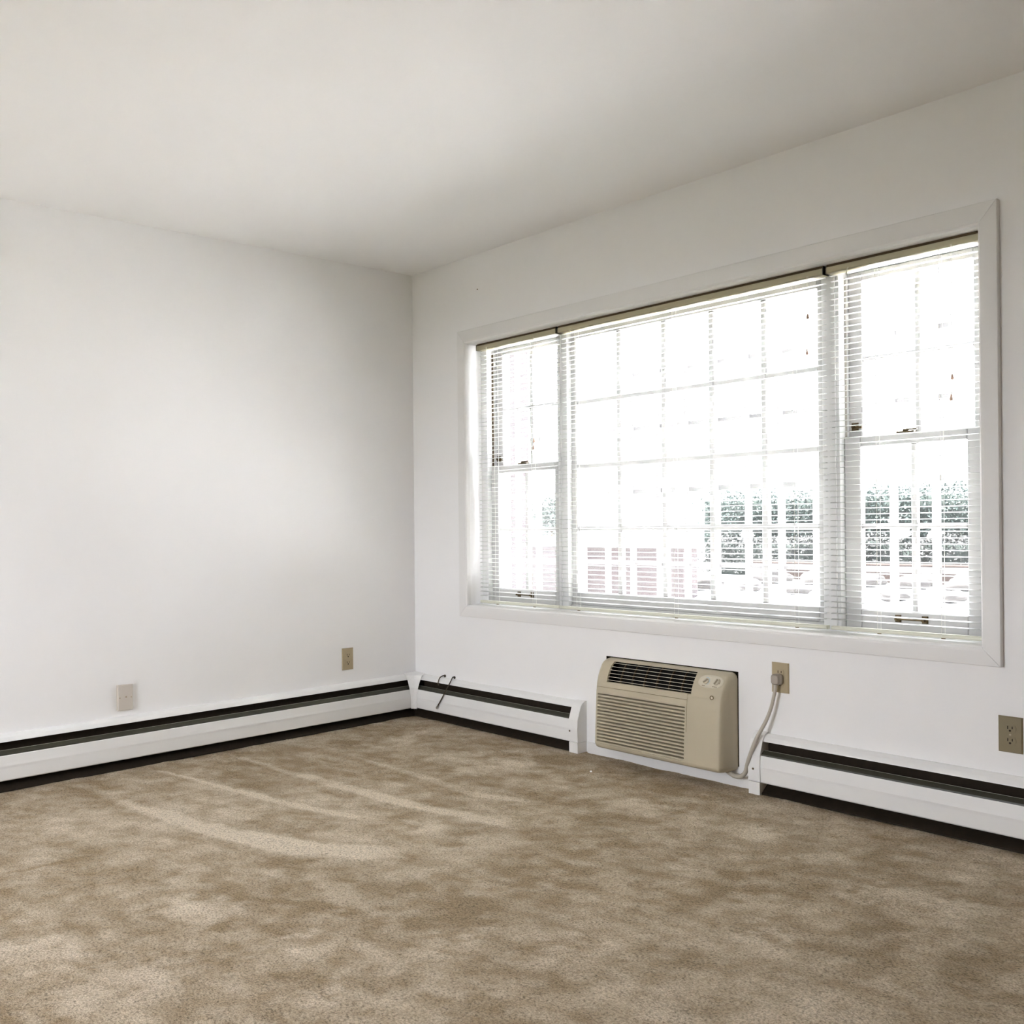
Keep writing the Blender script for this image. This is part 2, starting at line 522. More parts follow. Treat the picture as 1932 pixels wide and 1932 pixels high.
for (cx, cy, ax, ay, bx, by) in BLOBS:
    M = np.linalg.inv(np.array([[ax, bx], [ay, by]]))
    u = M[0, 0] * (QX - cx) + M[0, 1] * (QY - cy)
    v = M[1, 0] * (QX - cx) + M[1, 1] * (QY - cy)
    nap += 0.34 * np.clip(1.2 - np.hypot(u, v), 0, 0.55) / 0.55
nap = 0.46 + 1.0 * (nap - 0.42)
mb = MB()
verts = [(float(PX[j, i]), float(PY[j, i]), float(K * PY[j, i] + 0.004 * mid[j, i])) for j in range(ny) for i in range(nx)]
faces = [(j * nx + i, j * nx + i + 1, (j + 1) * nx + i + 1, (j + 1) * nx + i) for j in range(ny - 1) for i in range(nx - 1)]
me = bpy.data.meshes.new('floor')
me.from_pydata(verts, [], faces)
att = me.attributes.new('nap', 'FLOAT', 'POINT')
att.data.foreach_set('value', nap.astype(np.float32).ravel())
me.materials.append(carpet)
me.polygons.foreach_set('use_smooth', [True] * len(faces))
fl = bpy.data.objects.new('floor', me)
COL.objects.link(fl)
struct(fl, 'beige cut pile carpet with brushed light streaks', 'floor')

# white skirting between the two heaters, under the air conditioner
struct(MB().bevel_box(1.252, 2.098, -0.012, 0.0, -0.02, 0.048, 0.004).build('baseboard_window', trim_white),
       'low white skirting strip below the air conditioner', 'baseboard')

# ------------------------------------------------------------------ the window
win = thing('window_1', 'three part white window with muntins, double hung sashes at both sides', 'window', (1.69, 0.1, 0.63), kind='structure')

# casing with mitred corners, each board its own part
CO = (0.394, 2.978, 0.569, 2.058)
def casing(side):
    x0, x1, z0, z1 = CO
    i0, i1, j0, j1 = OX0, OX1, OZ0, OZ1
    # profile from outer edge to inner edge: (t 0..1 outer->inner, y)
    prof = [(0.0, 0.0), (0.0, -0.018), (0.03, -0.021), (0.14, -0.022), (0.72, -0.025), (0.86, -0.025), (0.95, -0.020), (1.0, -0.010), (1.0, 0.0)]
    out = ((x0, z0), (x1, z0), (x1, z1), (x0, z1))
    inn = ((i0, j0), (i1, j0), (i1, j1), (i0, j1))
    e = {'bottom': (0, 1), 'right': (1, 2), 'top': (2, 3), 'left': (3, 0)}[side]
    ends = []
    for k, s in ((e[0], 1), (e[1], -1)):
        o, n = out[k], inn[k]
        g = 0.0006 * s                                    # hairline mitre joint
        dx = (out[e[1]][0] - out[e[0]][0]); dz = (out[e[1]][1] - out[e[0]][1])
        L = math.hypot(dx, dz)
        ends.append([(o[0] + (n[0] - o[0]) * t + g * dx / L, y, o[1] + (n[1] - o[1]) * t + g * dz / L) for t, y in prof])
    return MB().prism(*ends)
for s in ('top', 'bottom', 'left', 'right'):
    casing(s).build('casing', trim_white, win)

FY0, FY1 = 0.085, 0.18       # frame depth in the opening
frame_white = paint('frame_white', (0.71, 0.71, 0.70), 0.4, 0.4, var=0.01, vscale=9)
fr = MB()
fr.box(OX0, 0.508, FY0, FY1, OZ0, OZ1).box(2.896, OX1, FY0, FY1, OZ0, OZ1)
fr.box(0.508, 2.896, FY0, FY1, OZ0, 0.645).box(0.508, 2.896, FY0, FY1, 1.966, OZ1)
fr.box(1.012, 1.070, FY0 - 0.008, FY1, 0.645, 1.966).box(2.342, 2.408, FY0 - 0.008, FY1, 0.645, 1.966)
fr.box(1.020, 1.034, FY0 - 0.016, FY0 - 0.008, 0.645, 1.966).box(2.374, 2.396, FY0 - 0.016, FY0 - 0.008, 0.645, 1.966)
fr.build('frame', frame_white, win)

def sash(x0, x1, z0, z1, y0, y1, stile, rail_b, rail_t, vm, hm, mw=0.020):
    """one glazed sash: stiles, rails and muntins"""
    s = MB()
    s.bevel_box(x0, x0 + stile, y0, y1, z0, z1, 0.003).bevel_box(x1 - stile, x1, y0, y1, z0, z1, 0.003)
    s.bevel_box(x0 + stile, x1 - stile, y0, y1, z0, z0 + rail_b, 0.003).bevel_box(x0 + stile, x1 - stile, y0, y1, z1 - rail_t, z1, 0.003)
    gx0, gx1, gz0, gz1 = x0 + stile, x1 - stile, z0 + rail_b, z1 - rail_t
    for x in vm:
        s.bevel_box(x - mw / 2, x + mw / 2, y0 + 0.004, y1 - 0.004, gz0, gz1, 0.005)
    for z in hm:
        s.bevel_box(gx0, gx1, y0 + 0.006, y1 - 0.006, z - mw / 2, z + mw / 2, 0.005)
    return s, (gx0, gx1, gz0, gz1)

def pane(mb_rect, y, parent, mat):
    x0, x1, z0, z1 = mb_rect
    MB().box(x0 - 0.004, x1 + 0.004, y - 0.0015, y + 0.0015, z0 - 0.004, z1 + 0.004).build('glass', mat, parent)

# middle: fixed sash of five by four lights
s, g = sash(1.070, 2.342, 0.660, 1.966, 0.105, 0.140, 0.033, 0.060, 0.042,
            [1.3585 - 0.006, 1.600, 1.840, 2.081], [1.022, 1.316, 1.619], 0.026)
fx = s.build('fixed_sash', sash_dimmed, win)
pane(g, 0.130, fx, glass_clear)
MB().box(1.070, 2.342, 0.095, 0.150, 0.645, 0.660).build('sash_stop', sash_dimmed, win)

def bar_handle(parent, xc, z, y, w):
    h = MB()
    for sx in (-1, 1):
        h.bevel_box(xc + sx * w / 2 - 0.010, xc + sx * w / 2 + 0.010, y - 0.008, y, z - 0.013, z + 0.013, 0.003)
        h.box(xc + sx * w / 2 - 0.004, xc + sx * w / 2 + 0.004, y - 0.024, y - 0.006, z - 0.005, z + 0.003)
    h.tube([(xc - w / 2, y - 0.022, z - 0.001), (xc + w / 2, y - 0.022, z - 0.001)], 0.0028, 8)
    tag(h.build('sash_handle', brass, parent), 'brass bar handle')

for (a, b, gm) in ((0.512, 1.010, glass_glare), (2.410, 2.894, glass_clear)):
    mu = (a + b) / 2 + (0.004 if a > 2 else 0.0)
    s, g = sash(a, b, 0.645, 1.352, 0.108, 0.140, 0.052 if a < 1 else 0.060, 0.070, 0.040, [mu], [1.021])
    lo = s.build('lower_sash', sash_dimmed, win)
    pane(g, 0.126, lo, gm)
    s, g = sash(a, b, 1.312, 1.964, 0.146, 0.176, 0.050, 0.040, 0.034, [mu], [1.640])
    up = s.build('upper_sash', sash_dimmed, win)
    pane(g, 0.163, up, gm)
    bar_handle(lo, mu - (0.004 if a < 1 else 0.008), 0.692, 0.108, 0.092)
    # sash lock on the meeting rail
    lk = MB().bevel_box(mu - 0.058, mu + 0.002, 0.110, 0.138, 1.352, 1.358, 0.002)
    lk.disc((mu - 0.030, 0.122, 1.358), (0, 0, 1), 0.010, 0.006).box(mu - 0.034, mu + 0.012, 0.112, 0.120, 1.360, 1.365)
    tag(lk.build('sash_lock', brass, lo), 'brass sash lock')
    # side track with a vent latch, left of the upper sash
    MB().box(a - 0.0025, a + 0.0025, 0.118, 0.126, 1.353, 1.945).build('sash_track', track_brown if a < 1 else track_grey, win)
    lt = MB().bevel_box(a + 0.012, a + 0.036, 0.136, 0.146, 1.372, 1.405, 0.003)
    lt.disc((a + 0.024, 0.136, 1.390), (0, -1, 0), 0.008, 0.008).box(a + 0.022, a + 0.055, 0.128, 0.134, 1.382, 1.390)
    tag(lt.build('vent_latch', brass, up), 'dark brass vent latch')

# white security grille mounted outside the glass
gr = thing('window_grille', 'white security grille of crossed bars outside the window', 'window grille', (1.69, WT, 0.6))
b = MB()
for i in range(-1, 18):
    x = 0.5151 + 0.15285 * i
    if 0.40 < x < 3.05:
        b.bevel_box(x - 0.0125, x + 0.0125, 0.290, 0.310, 0.585, 2.03, 0.003)
for z in (0.857, 1.1945, 1.4886, 1.7457):
    b.box(0.37, 3.02, 0.296, 0.304, z - 0.011, z + 0.011)
b.build('bars', bars_white, gr)
f = MB()
f.box(0.345, 0.37, 0.288, 0.312, 0.56, 2.055).box(3.02, 3.045, 0.288, 0.312, 0.56, 2.055)
f.box(0.37, 3.02, 0.288, 0.312, 0.56, 0.585).box(0.37, 3.02, 0.288, 0.312, 2.03, 2.055)
f.build('grille_frame', bars_white, gr)
for x in (0.3575, 3.0325):
    for z in (0.75, 1.85):
        MB().box(x - 0.01, x + 0.01, WT, 0.29, z - 0.01, z + 0.01).build('bracket', bars_white, gr)

# unseen window added in the back wall for fill light
w2_ = thing('fill_window', 'plain white window added behind the camera for fill light', 'window', (1.775, YB - 0.1, RZ0), kind='structure')
s, g = sash(RX0, RX1, RZ0, RZ1, YB - 0.14, YB - 0.10, 0.05, 0.06, 0.05, [1.775], [1.225], 0.03)
fs = s.build('frame', sash_dimmed, w2_)
pane(g, YB - 0.12, fs, glass_clear)

# ------------------------------------------------------------------ the blinds
PITCH, YC = 0.0214, 0.047
def blind(x0, x1, ladders, cords, label):
    t = thing('venetian_blind', label, 'blind', ((x0 + x1) / 2, YC, OZ1), 'open mini blinds inside the window')
    hr = MB().bevel_box(x0, x1, YC - 0.021, YC + 0.021, 1.951, 1.974, 0.002)
    hr.build('headrail', headrail_paint, t)
    MB().box(x0 + 0.001, x1 - 0.001, YC - 0.016, YC + 0.021, 1.974, OZ1 - 0.0005).build('shade_gap_strip', track_brown, t)  # dark strip painted in for the shaded gap above the headrail
    for x in (x0, x1):
        d = 0.006 if x == x0 else -0.006
        MB().box(min(x, x + d * 0.4), max(x, x + d * 0.4), YC - 0.0222, YC + 0.022, 1.950, 1.980).build('mounting_bracket', damper_metal, t)
    sl = MB()
    n = 0
    z = 1.943
    while z > 0.672:
        prof = [(-0.0125, -0.0012), (-0.0065, 0.0007), (0.0, 0.0013), (0.0065, 0.0007), (0.0125, -0.0012)]
        tilt = math.radians(3.0 + random.uniform(-1.2, 1.2))
        sag = [0.0006 * math.sin(k * 1.7 + n) for k in range(3)]
        vs = []
        for k, x in enumerate((x0 + 0.004, (x0 + x1) / 2, x1 - 0.004)):
            for (y, dz) in prof:
                vs.append((x, YC + y * math.cos(tilt), z + dz + y * math.sin(tilt) + sag[k]))
        fs = [(a * 5 + i, a * 5 + i + 1, (a + 1) * 5 + i + 1, (a + 1) * 5 + i) for a in range(2) for i in range(4)]
        sl.add(vs, fs, True)
        z -= PITCH
        n += 1
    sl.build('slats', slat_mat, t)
    rb = MB().bevel_box(x0 + 0.003, x1 - 0.003, YC - 0.0125, YC + 0.0125, 0.642, 0.655, 0.003)
    br_ = rb.build('bottom_rail', rail_paint, t)
    for x in ladders:
        MB().disc((x, YC, 0.638), (0, 0, 1), 0.007, 0.005, 12).build('rail_button', mark_brown, br_)
        for y in (YC - 0.0135, YC + 0.0135):
            MB().tube([(x, y, 0.645), (x + 0.0006, y, 1.3), (x, y, 1.955)], 0.0009, 6).build('ladder_cord', cord_white, t)
    for (x, za, zb) in cords:
        cd = MB().tube([(x, YC - 0.022, 1.957), (x + 0.001, YC - 0.026, 1.94), (x, YC - 0.025, max(za, zb))], 0.0008, 6)
        if za != zb:
            cd.tube([(x - 0.004, YC - 0.022, 1.957), (x - 0.003, YC - 0.026, 1.94), (x - 0.004, YC - 0.026, min(za, zb))], 0.0008, 6)
        c = cd.build('pull_cord', cord_white, t)
        for (dx, zz) in ((0, max(za, zb)), (-0.004, min(za, zb))):
            tb = MB().tube([(x + dx, YC - 0.026, zz + 0.004), (x + dx, YC - 0.026, zz), (x + dx, YC - 0.026, zz - 0.012), (x + dx, YC - 0.026, zz - 0.016)],
                           [0.0018, 0.0028, 0.0055, 0.004], 10)
            tag(tb.build('tassel', tassel_wood, c), 'small brown wooden tassel')
    # stub of the tilter where a wand would hook on
    hk = MB().tube([(x0 + 0.085, YC - 0.021, 1.957), (x0 + 0.085, YC - 0.03, 1.948), (x0 + 0.083, YC - 0.030, 1.928)], 0.0018, 8)
    hk.build('tilter_hook', rail_paint, t)
    return t
blind(0.492, 1.050, [0.615, 0.875], [(0.905, 1.458, 1.426)], 'narrow open white mini blind nearest the room corner')
blind(1.058, 2.376, [1.160, 1.704, 2.250], [(2.318, 1.812, 1.679)], 'widest open white mini blind over the middle fixed pane')
blind(2.386, 2.908, [2.562, 2.778], [(2.824, 1.522, 1.452)], 'narrow open white mini blind at the end away from the room corner')

# ------------------------------------------------------------------ baseboard heaters
# profile in (d = distance from wall, z)
def R_map(x, d, z): return (x, -d, z)
def L_map(x, d, z): return (d, -x, z - K * x)
def extr(prof, x0, x1):
    return MB().prism([(x0, d, z) for d, z in prof], [(x1, d, z) for d, z in prof])
HOOD = [(0.0, 0.229), (0.012, 0.2285), (0.028, 0.218), (0.036, 0.206), (0.0372, 0.2015), (0.0352, 0.2012), (0.0262, 0.2155), (0.012, 0.2250), (0.0, 0.2250)]
PANEL = [(0.0565, 0.151), (0.0585, 0.149), (0.0605, 0.120), (0.0618, 0.108), (0.0605, 0.098), (0.0585, 0.052), (0.055, 0.0475), (0.052, 0.049), (0.0565, 0.052), (0.0585, 0.098), (0.0595, 0.108), (0.0585, 0.120), (0.0560, 0.148)]
BACK = [(0.0, 0.0), (0.0015, 0.0), (0.0015, 0.2250), (0.0, 0.2250)]
DAMP = [(0.0330, 0.1665), (0.0345, 0.1680), (0.0530, 0.1560), (0.0545, 0.1500), (0.0525, 0.1495), (0.0510, 0.1550)]
LIP = [(0.0325, 0.1662), (0.0322, 0.1678), (0.0345, 0.1694), (0.0352, 0.1682), (0.0345, 0.1680), (0.0330, 0.1665)]
def heater(label, mp, x0, x1, cap0, cap1, loc, piece=None):
    t = thing('baseboard_heater', label, 'heater', loc, 'white baseboard heaters along the walls')
    extr(BACK, x0, x1).mapped(mp).build('back_plate', heater_shade, t)
    extr(HOOD, x0, x1).mapped(mp).build('hood', heater_white, t)
    extr(PANEL, x0, x1).mapped(mp).build('front_panel', heater_white, t)
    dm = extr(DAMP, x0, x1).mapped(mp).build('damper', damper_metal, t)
    tag(dm, 'dark metal damper blade in the slot')
    tag(extr(LIP, x0, x1).mapped(mp).build('damper_lip', damper_lip, dm), 'bright rolled edge of the damper')
    # finned element inside: pipe and thin plates
    el = MB().tube([(x0, 0.028, 0.095), (x1, 0.028, 0.095)], 0.011, 10)
    x = x0 + 0.02
    while x < x1 - 0.02:
        el.box(x, x + 0.001, 0.004, 0.050, 0.065, 0.125)
        x += 0.022
    el.mapped(mp).build('heating_element', heater_shade, t)
    # metal underneath in the painted shade colour, behind the gap above the carpet
    extr([(0.0016, 0.001), (0.050, 0.001), (0.050, 0.006), (0.0016, 0.040)], x0, x1).mapped(mp).build('base_channel', heater_shade, t)
    for (a, b, sx) in (cap0, cap1):
        if a is None: continue
        o = 0.003
        capp = [(0.0, 0.0495), (0.0625, 0.0495), (0.0640, 0.052), (0.0665, 0.108), (0.0635, 0.150), (0.0420, 0.209), (0.030, 0.2235), (0.012, 0.2330), (0.0, 0.2335)]
        c = extr(capp, a, b).mapped(mp).build('end_cap', heater_white, t)
        ft = extr([(0.0, 0.0), (0.0632, 0.0), (0.0642, 0.0478), (0.0, 0.0478)], a + 0.001, b - 0.001).mapped(mp).build('cap_foot', heater_white, c)
        sc = MB().disc((sx, 0.0655, 0.098), (0, 1, 0), 0.0042, 0.002, 12).mapped(mp)
        tag(sc.build('screw', screw_dark, c), 'rusty screw head')
    return t
NOCAP = (None, None, None)
hl = heater('long white baseboard heater along the blank left wall', L_map, 0.03, 4.2, NOCAP, NOCAP, (0.03, -1.6, 0.0))
heater('short white baseboard heater between the corner and the air conditioner', R_map, 0.03, 1.195, NOCAP, (1.190, 1.243, 1.197), (0.6, -0.03, 0.0))
heater('white baseboard heater under the right end of the window, behind the hanging power cord', R_map, 2.15, 4.6, (2.106, 2.155, 2.128), NOCAP, (3.0, -0.03, 0.0))
# flared cover in the corner, belongs to the long heater
lev = [(0.045, 0.0612, 0.022), (0.098, 0.0630, 0.023), (0.130, 0.0620, 0.027), (0.160, 0.0600, 0.034), (0.190, 0.0480, 0.045), (0.208, 0.0400, 0.053), (0.224, 0.0300, 0.062)]
cc = MB()
ring = []
for z, d, w in lev:
    ring.append([(d, -(d + w), z), (d + 0.42 * w, -(d + 0.42 * w), z), (d + w, -d, z)])
vs = [p for r3 in ring for p in r3]
n = len(vs)
vs += [(0.004, -0.090, 0.232), (0.004, -0.004, 0.237), (0.090, -0.004, 0.232)]
fs = []
for i in range(len(lev) - 1):
    for k in range(2):
        fs.append((i * 3 + k, i * 3 + k + 1, (i + 1) * 3 + k + 1, (i + 1) * 3 + k))
t3 = (len(lev) - 1) * 3
fs += [(t3, t3 + 1, n + 1, n), (t3 + 1, t3 + 2, n + 2, n + 1), (0, 1, 2)]
cc.add(vs, fs)
ob = cc.build('corner_cover', heater_white, hl)
sd = ob.modifiers.new('thickness', 'SOLIDIFY')
sd.thickness = 0.0015
sd.offset = 1

# ------------------------------------------------------------------ air conditioner
ac = thing('air_conditioner', 'beige through the wall air conditioner below the window', 'air conditioner', (1.69, 0.0, 0.05))
X0, X1 = 1.366, 2.0225
PROF = [(0.058, 0.0), (0.059, 0.082), (0.062, 0.098), (0.068, 0.106), (0.080, 0.110), (0.15, 0.107), (0.25, 0.101), (0.31, 0.097), (0.345, 0.092), (0.375, 0.083), (0.400, 0.070), (0.420, 0.056), (0.434, 0.042), (0.441, 0.028), (0.4455, 0.012), (0.4465, 0.0)]
PZ = [p[0] for p in PROF]; PD = [p[1] for p in PROF]
def skin_d(z): return float(np.interp(z, PZ, PD))
def skin(x, z, off=0.0):
    """a point on the rounded front of the cover"""
    d = skin_d(z)
    e = min(x - X0, X1 - x)
    r = 0.020
    if e < r:
        d *= math.sqrt(max(0.0, 1 - ((r - e) / r) ** 2)) * 0.75 + 0.25 * max(0, e / r) ** 0.25
    return (x, -(d + off), z)
ins = lambda z: 0.0 if z < 0.42 else 0.026 - math.sqrt(max(0, 0.026 ** 2 - (max(0.0, z - 0.4205)) ** 2))
def xin(x, z):
    c = (X0 + X1) / 2
    hw = (X1 - X0) / 2
    bi = 0.022 - math.sqrt(max(0, 0.022 ** 2 - max(0.0, 0.080 - z) ** 2)) if z < 0.080 else 0.0
    return c + (x - c) * (hw - max(ins(z), bi)) / hw
GX0, GX1, GZ0, GZ1 = 1.436, 1.868, 0.353, 0.436      # outlet grille
LX0, LX1, LZ0, LZ1 = 1.392, 1.845, 0.083, 0.300      # intake louvres
xs = sorted({X0, X1, GX0, GX1, LX0, LX1, *[X0 + 0.020 * (1 - math.cos(a)) for a in np.linspace(0, math.pi / 2, 9)],
             *[X1 - 0.020 * (1 - math.cos(a)) for a in np.linspace(0, math.pi / 2, 9)], *np.linspace(X0 + 0.04, X1 - 0.04, 24)})
zs = sorted({*PZ, GZ0, GZ1, LZ0, LZ1, *np.linspace(0.085, 0.44, 40), 0.0585, 0.060, 0.0605, 0.065, 0.438, 0.4435, 0.446})
hs = MB()
vid = {}
def cv(x, z):
    if (x, z) not in vid:
        vid[(x, z)] = len(hs.v)
        q = skin(x, z)
        hs.v.append((xin(q[0], z), q[1], q[2]))
    return vid[(x, z)]
for i in range(len(xs) - 1):
    for j in range(len(zs) - 1):
        xm, zm = (xs[i] + xs[i + 1]) / 2, (zs[j] + zs[j + 1]) / 2
        if GX0 < xm < GX1 and GZ0 < zm < GZ1: continue
        if LX0 < xm < LX1 and LZ0 < zm < LZ1: continue
        hs.f.append((cv(xs[i], zs[j]), cv(xs[i + 1], zs[j]), cv(xs[i + 1], zs[j + 1]), cv(xs[i], zs[j + 1])))
        hs.sm.append(True)
# rolled lip around the outlet opening
def lip(x, z, k): p = skin(x, z, -0.012 * k); return (xin(p[0], z), p[1], p[2])
edge = [(GX0, z) for z in np.linspace(GZ0, GZ1, 8)] + [(x, GZ1) for x in np.linspace(GX0, GX1, 12)][1:] + [(GX1, z) for z in np.linspace(GZ1, GZ0, 8)][1:] + [(x, GZ0) for x in np.linspace(GX1, GX0, 12)][1:-1]
m_ = len(edge)
hs.add([lip(x, z, 0) for x, z in edge] + [lip(x, z, 1) for x, z in edge], [(i, (i + 1) % m_, m_ + (i + 1) % m_, m_ + i) for i in range(m_)])
hs.build('housing', ac_beige, ac)
# intake louvres
lv = MB()
NR = 15
lz = [LZ0]
pz = (LZ1 - LZ0) / NR
for r_ in range(NR):
    z0 = LZ0 + r_ * pz
    lz += [z0 + pz * q for q in (0.03, 0.10, 0.35, 0.52, 0.58, 0.95)]
lz.append(LZ1)
lx = sorted({LX0, LX1, *[LX0 + 0.006 * q for q in range(1, 6)], *[LX1 - 0.006 * q for q in range(1, 6)], *np.linspace(LX0 + 0.04, LX1 - 0.04, 14)})
def ldep(x, z):
    fq = ((z - LZ0) / pz) % 1.0
    if z >= LZ1 - 1e-6 or z <= LZ0 + 1e-6: fq = 0.0
    e = min(1.0, min(x - LX0, LX1 - x) / 0.022)
    e = math.sqrt(max(0, e))
    sh = float(np.interp(fq, [0.0, 0.03, 0.10, 0.35, 0.52, 0.58, 0.95, 0.999], [1.0, 0.08, 0.0, 0.06, 0.16, 1.0, 1.0, 1.0]))
    if z <= LZ0 + 1e-6 or z >= LZ1 - 1e-6: sh = 0.0
    return -0.026 * sh * e
vs = [skin(x, z, ldep(x, z)) for z in lz for x in lx]
nlx = len(lx)
fs = [(j * nlx + i, j * nlx + i + 1, (j + 1) * nlx + i + 1, (j + 1) * nlx + i) for j in range(len(lz) - 1) for i in range(nlx - 1)]
lv.add(vs, fs, False)
lv.build('louver_panel', ac_beige, ac)
# seam above the louvres and beside them
sm_ = MB()
pts = [skin(x, 0.3285, 0.0003) for x in np.linspace(X0 + 0.02, 1.853, 14)]
for a, b2 in zip(pts, pts[1:]): sm_.tube([a, b2], 0.0009, 5)
pts = [skin(1.853, z, 0.0003) for z in np.linspace(0.20, 0.352, 8)]
for a, b2 in zip(pts, pts[1:]): sm_.tube([a, b2], 0.0007, 5)
sm_.build('panel_seam', mark_brown, ac)
# outlet grille
cav = MB()
cav.add([(x, y, z) for x in (GX0 - 0.01, GX1 + 0.01) for (y, z) in ((-0.062, GZ0 - 0.02), (-0.004, GZ0 - 0.02), (-0.004, GZ1 + 0.003), (-0.030, GZ1 + 0.003))],
        [(0, 1, 5, 4), (1, 2, 6, 5), (2, 3, 7, 6), (0, 1, 2, 3), (4, 5, 6, 7)])
cav.build('grille_cavity', ac_dark, ac)
gb = MB()
NH = 6
for i in range(NH):
    z = GZ0 + (GZ1 - GZ0) * (i + 0.55) / NH
    row = []
    for x in np.linspace(GX0, GX1, 14):
        y = skin(x, z)[1]
        row.append((float(x), y))
    for (xa, ya), (xb, yb) in zip(row, row[1:]):
        gb.add([(xa, ya + 0.004, z - 0.0011), (xb, yb + 0.004, z - 0.0011), (xb, yb + 0.015, z - 0.003), (xa, ya + 0.015, z - 0.003),
                (xa, ya + 0.004, z + 0.0011), (xb, yb + 0.004, z + 0.0011), (xb, yb + 0.015, z - 0.001), (xa, ya + 0.015, z - 0.001)],
               [(0, 1, 2, 3), (4, 7, 6, 5), (0, 4, 5, 1), (2, 6, 7, 3)])
gb.build('outlet_grille', ac_light, ac)
for i in range(1, 7):
    gv = MB()
    x = GX0 + (GX1 - GX0) * (i - 0.05) / 6.9
    col = [(skin(x, z)[1] + 0.016, float(z)) for z in np.linspace(GZ0, GZ1, 7)]
    for (ya, za), (yb, zb) in zip(col, col[1:]):
        gv.add([(x - 0.0016, ya, za), (x + 0.0016, ya, za), (x + 0.0016, yb, zb), (x - 0.0016, yb, zb),
                (x - 0.0016, ya + 0.01, za), (x + 0.0016, ya + 0.01, za), (x + 0.0016, yb + 0.01, zb), (x - 0.0016, yb + 0.01, zb)],
               [(0, 1, 2, 3), (0, 3, 7, 4), (1, 5, 6, 2)])
    gv.build('grille_divider', track_brown, ac)
# control panel: a long oval with two knobs
PCX, PCZ = 1.9435, 0.4085
def oval(k, q, off):
    a = 2 * math.pi * q
    c, s_ = math.cos(a), math.sin(a)
    ex = 0.0535 * k * math.copysign(abs(c) ** 0.75, c)
    ez = 0.0225 * k * math.copysign(abs(s_) ** 0.85, s_)
    p = skin(PCX + ex, PCZ + ez, off)
    return (xin(p[0], p[2]), p[1], p[2])
cp = MB()
NQ = 40
rings = [(1.06, -0.0005), (1.03, 0.0022), (0.97, 0.0022), (0.93, 0.0006), (0.6, 0.0006), (0.3, 0.0006), (0.02, 0.0006)]
cp.add([oval(k, q / NQ, off) for k, off in rings for q in range(NQ)],
       [(r_ * NQ + q, r_ * NQ + (q + 1) % NQ, (r_ + 1) * NQ + (q + 1) % NQ, (r_ + 1) * NQ + q) for r_ in range(len(rings) - 1) for q in range(NQ)], True)
cpo = cp.build('control_panel', ac_light, ac)
def surf_n(x, z):
    a, b2 = Vector(skin(x, z + 0.004)), Vector(skin(x, z - 0.004))
    v = (a - b2).normalized()
    return Vector((1, 0, 0)).cross(v).normalized() * 1.0, v
for (kx, turn) in ((1.9225, 55), (1.9700, 72)):
    nrm, up_ = surf_n(kx, PCZ)
    if nrm.y > 0: nrm = -nrm
    c0 = Vector(skin(kx, PCZ, 0.0006))
    kb = MB()
    rg = [(0.0125, 0.0), (0.0122, 0.003), (0.0110, 0.0045), (0.0, 0.0045)]
    rt = Vector((1, 0, 0))
    upv = rt.cross(nrm)
    NQ2 = 20
    kb.add([c0 + nrm * hgt + (rt * math.cos(2 * math.pi * q / NQ2) + upv * math.sin(2 * math.pi * q / NQ2)) * max(rr, 0.0005) for rr, hgt in rg for q in range(NQ2)],
           [(r_ * NQ2 + q, r_ * NQ2 + (q + 1) % NQ2, (r_ + 1) * NQ2 + (q + 1) % NQ2, (r_ + 1) * NQ2 + q) for r_ in range(3) for q in range(NQ2)])
    sgn = 1 if upv.z > 0 else -1
    dv = rt * math.cos(math.radians(turn)) + upv * sgn * math.sin(math.radians(turn))
    sv = nrm.cross(dv)
    kb.prism([c0 + nrm * 0.004 + dv * a + sv * b2 for a, b2 in ((-0.012, -0.0028), (0.012, -0.0028), (0.012, 0.0028), (-0.012, 0.0028))],
             [c0 + nrm * 0.013 + dv * a + sv * b2 for a, b2 in ((-0.011, -0.0018), (0.011, -0.0018), (0.011, 0.0018), (-0.011, 0.0018))])
    kb.build('control_knob', knob_beige, cpo)
    mk = MB()
    for q in range(3 if kx > 1.95 else 2):
        zz = PCZ - 0.0165 - 0.0
        p0 = Vector(skin(kx - 0.010 + q * 0.007, zz, 0.0009))
        mk.box(p0.x - 0.0026, p0.x + 0.0026, p0.y - 0.0004, p0.y + 0.0012, zz - 0.0011, zz + 0.0011)
    mk.build('dial_marks', mark_brown, cpo)
    ar = MB()
    a0, a1 = (-60, 110) if kx < 1.95 else (-20, 60)
    seg = [math.radians(a) for a in np.linspace(a0, a1, 14)]
    pv = []
    for a in seg:
        for rr in (0.0142, 0.0168):
            q = skin(kx + rr * math.cos(a), PCZ + rr * math.sin(a) * 0.9, 0.0010)
            pv.append(q)
    ar.add(pv, [(2 * i, 2 * i + 1, 2 * i + 3, 2 * i + 2) for i in range(len(seg) - 1)])
    tag(ar.build('dial_arc', mark_blue if kx < 1.95 else mark_brown, cpo), 'pale blue temperature arc' if kx < 1.95 else 'faint brown arc')
# round badge
bg = MB()
bc = Vector(skin(1.9655, 0.3505, 0.0005))
NB = 24
for rr0, rr1, h0, h1 in ((0.0058, 0.0086, 0.001, 0.001),):
    bg.add([bc + Vector((r_ * math.cos(2 * math.pi * q / NB), -h_, r_ * math.sin(2 * math.pi * q / NB))) for r_, h_ in ((0.0090, 0.0), (0.0086, 0.0022), (0.0056, 0.0022), (0.0052, 0.0004)) for q in range(NB)],
           [(k_ * NB + q, k_ * NB + (q + 1) % NB, (k_ + 1) * NB + (q + 1) % NB, (k_ + 1) * NB + q) for k_ in range(3) for q in range(NB)], True)
bgo = bg.build('badge', mark_brown, ac)
MB().disc(bc, (0, -1, 0), 0.0052, 0.001, 20).build('badge_centre', ac_light, bgo)
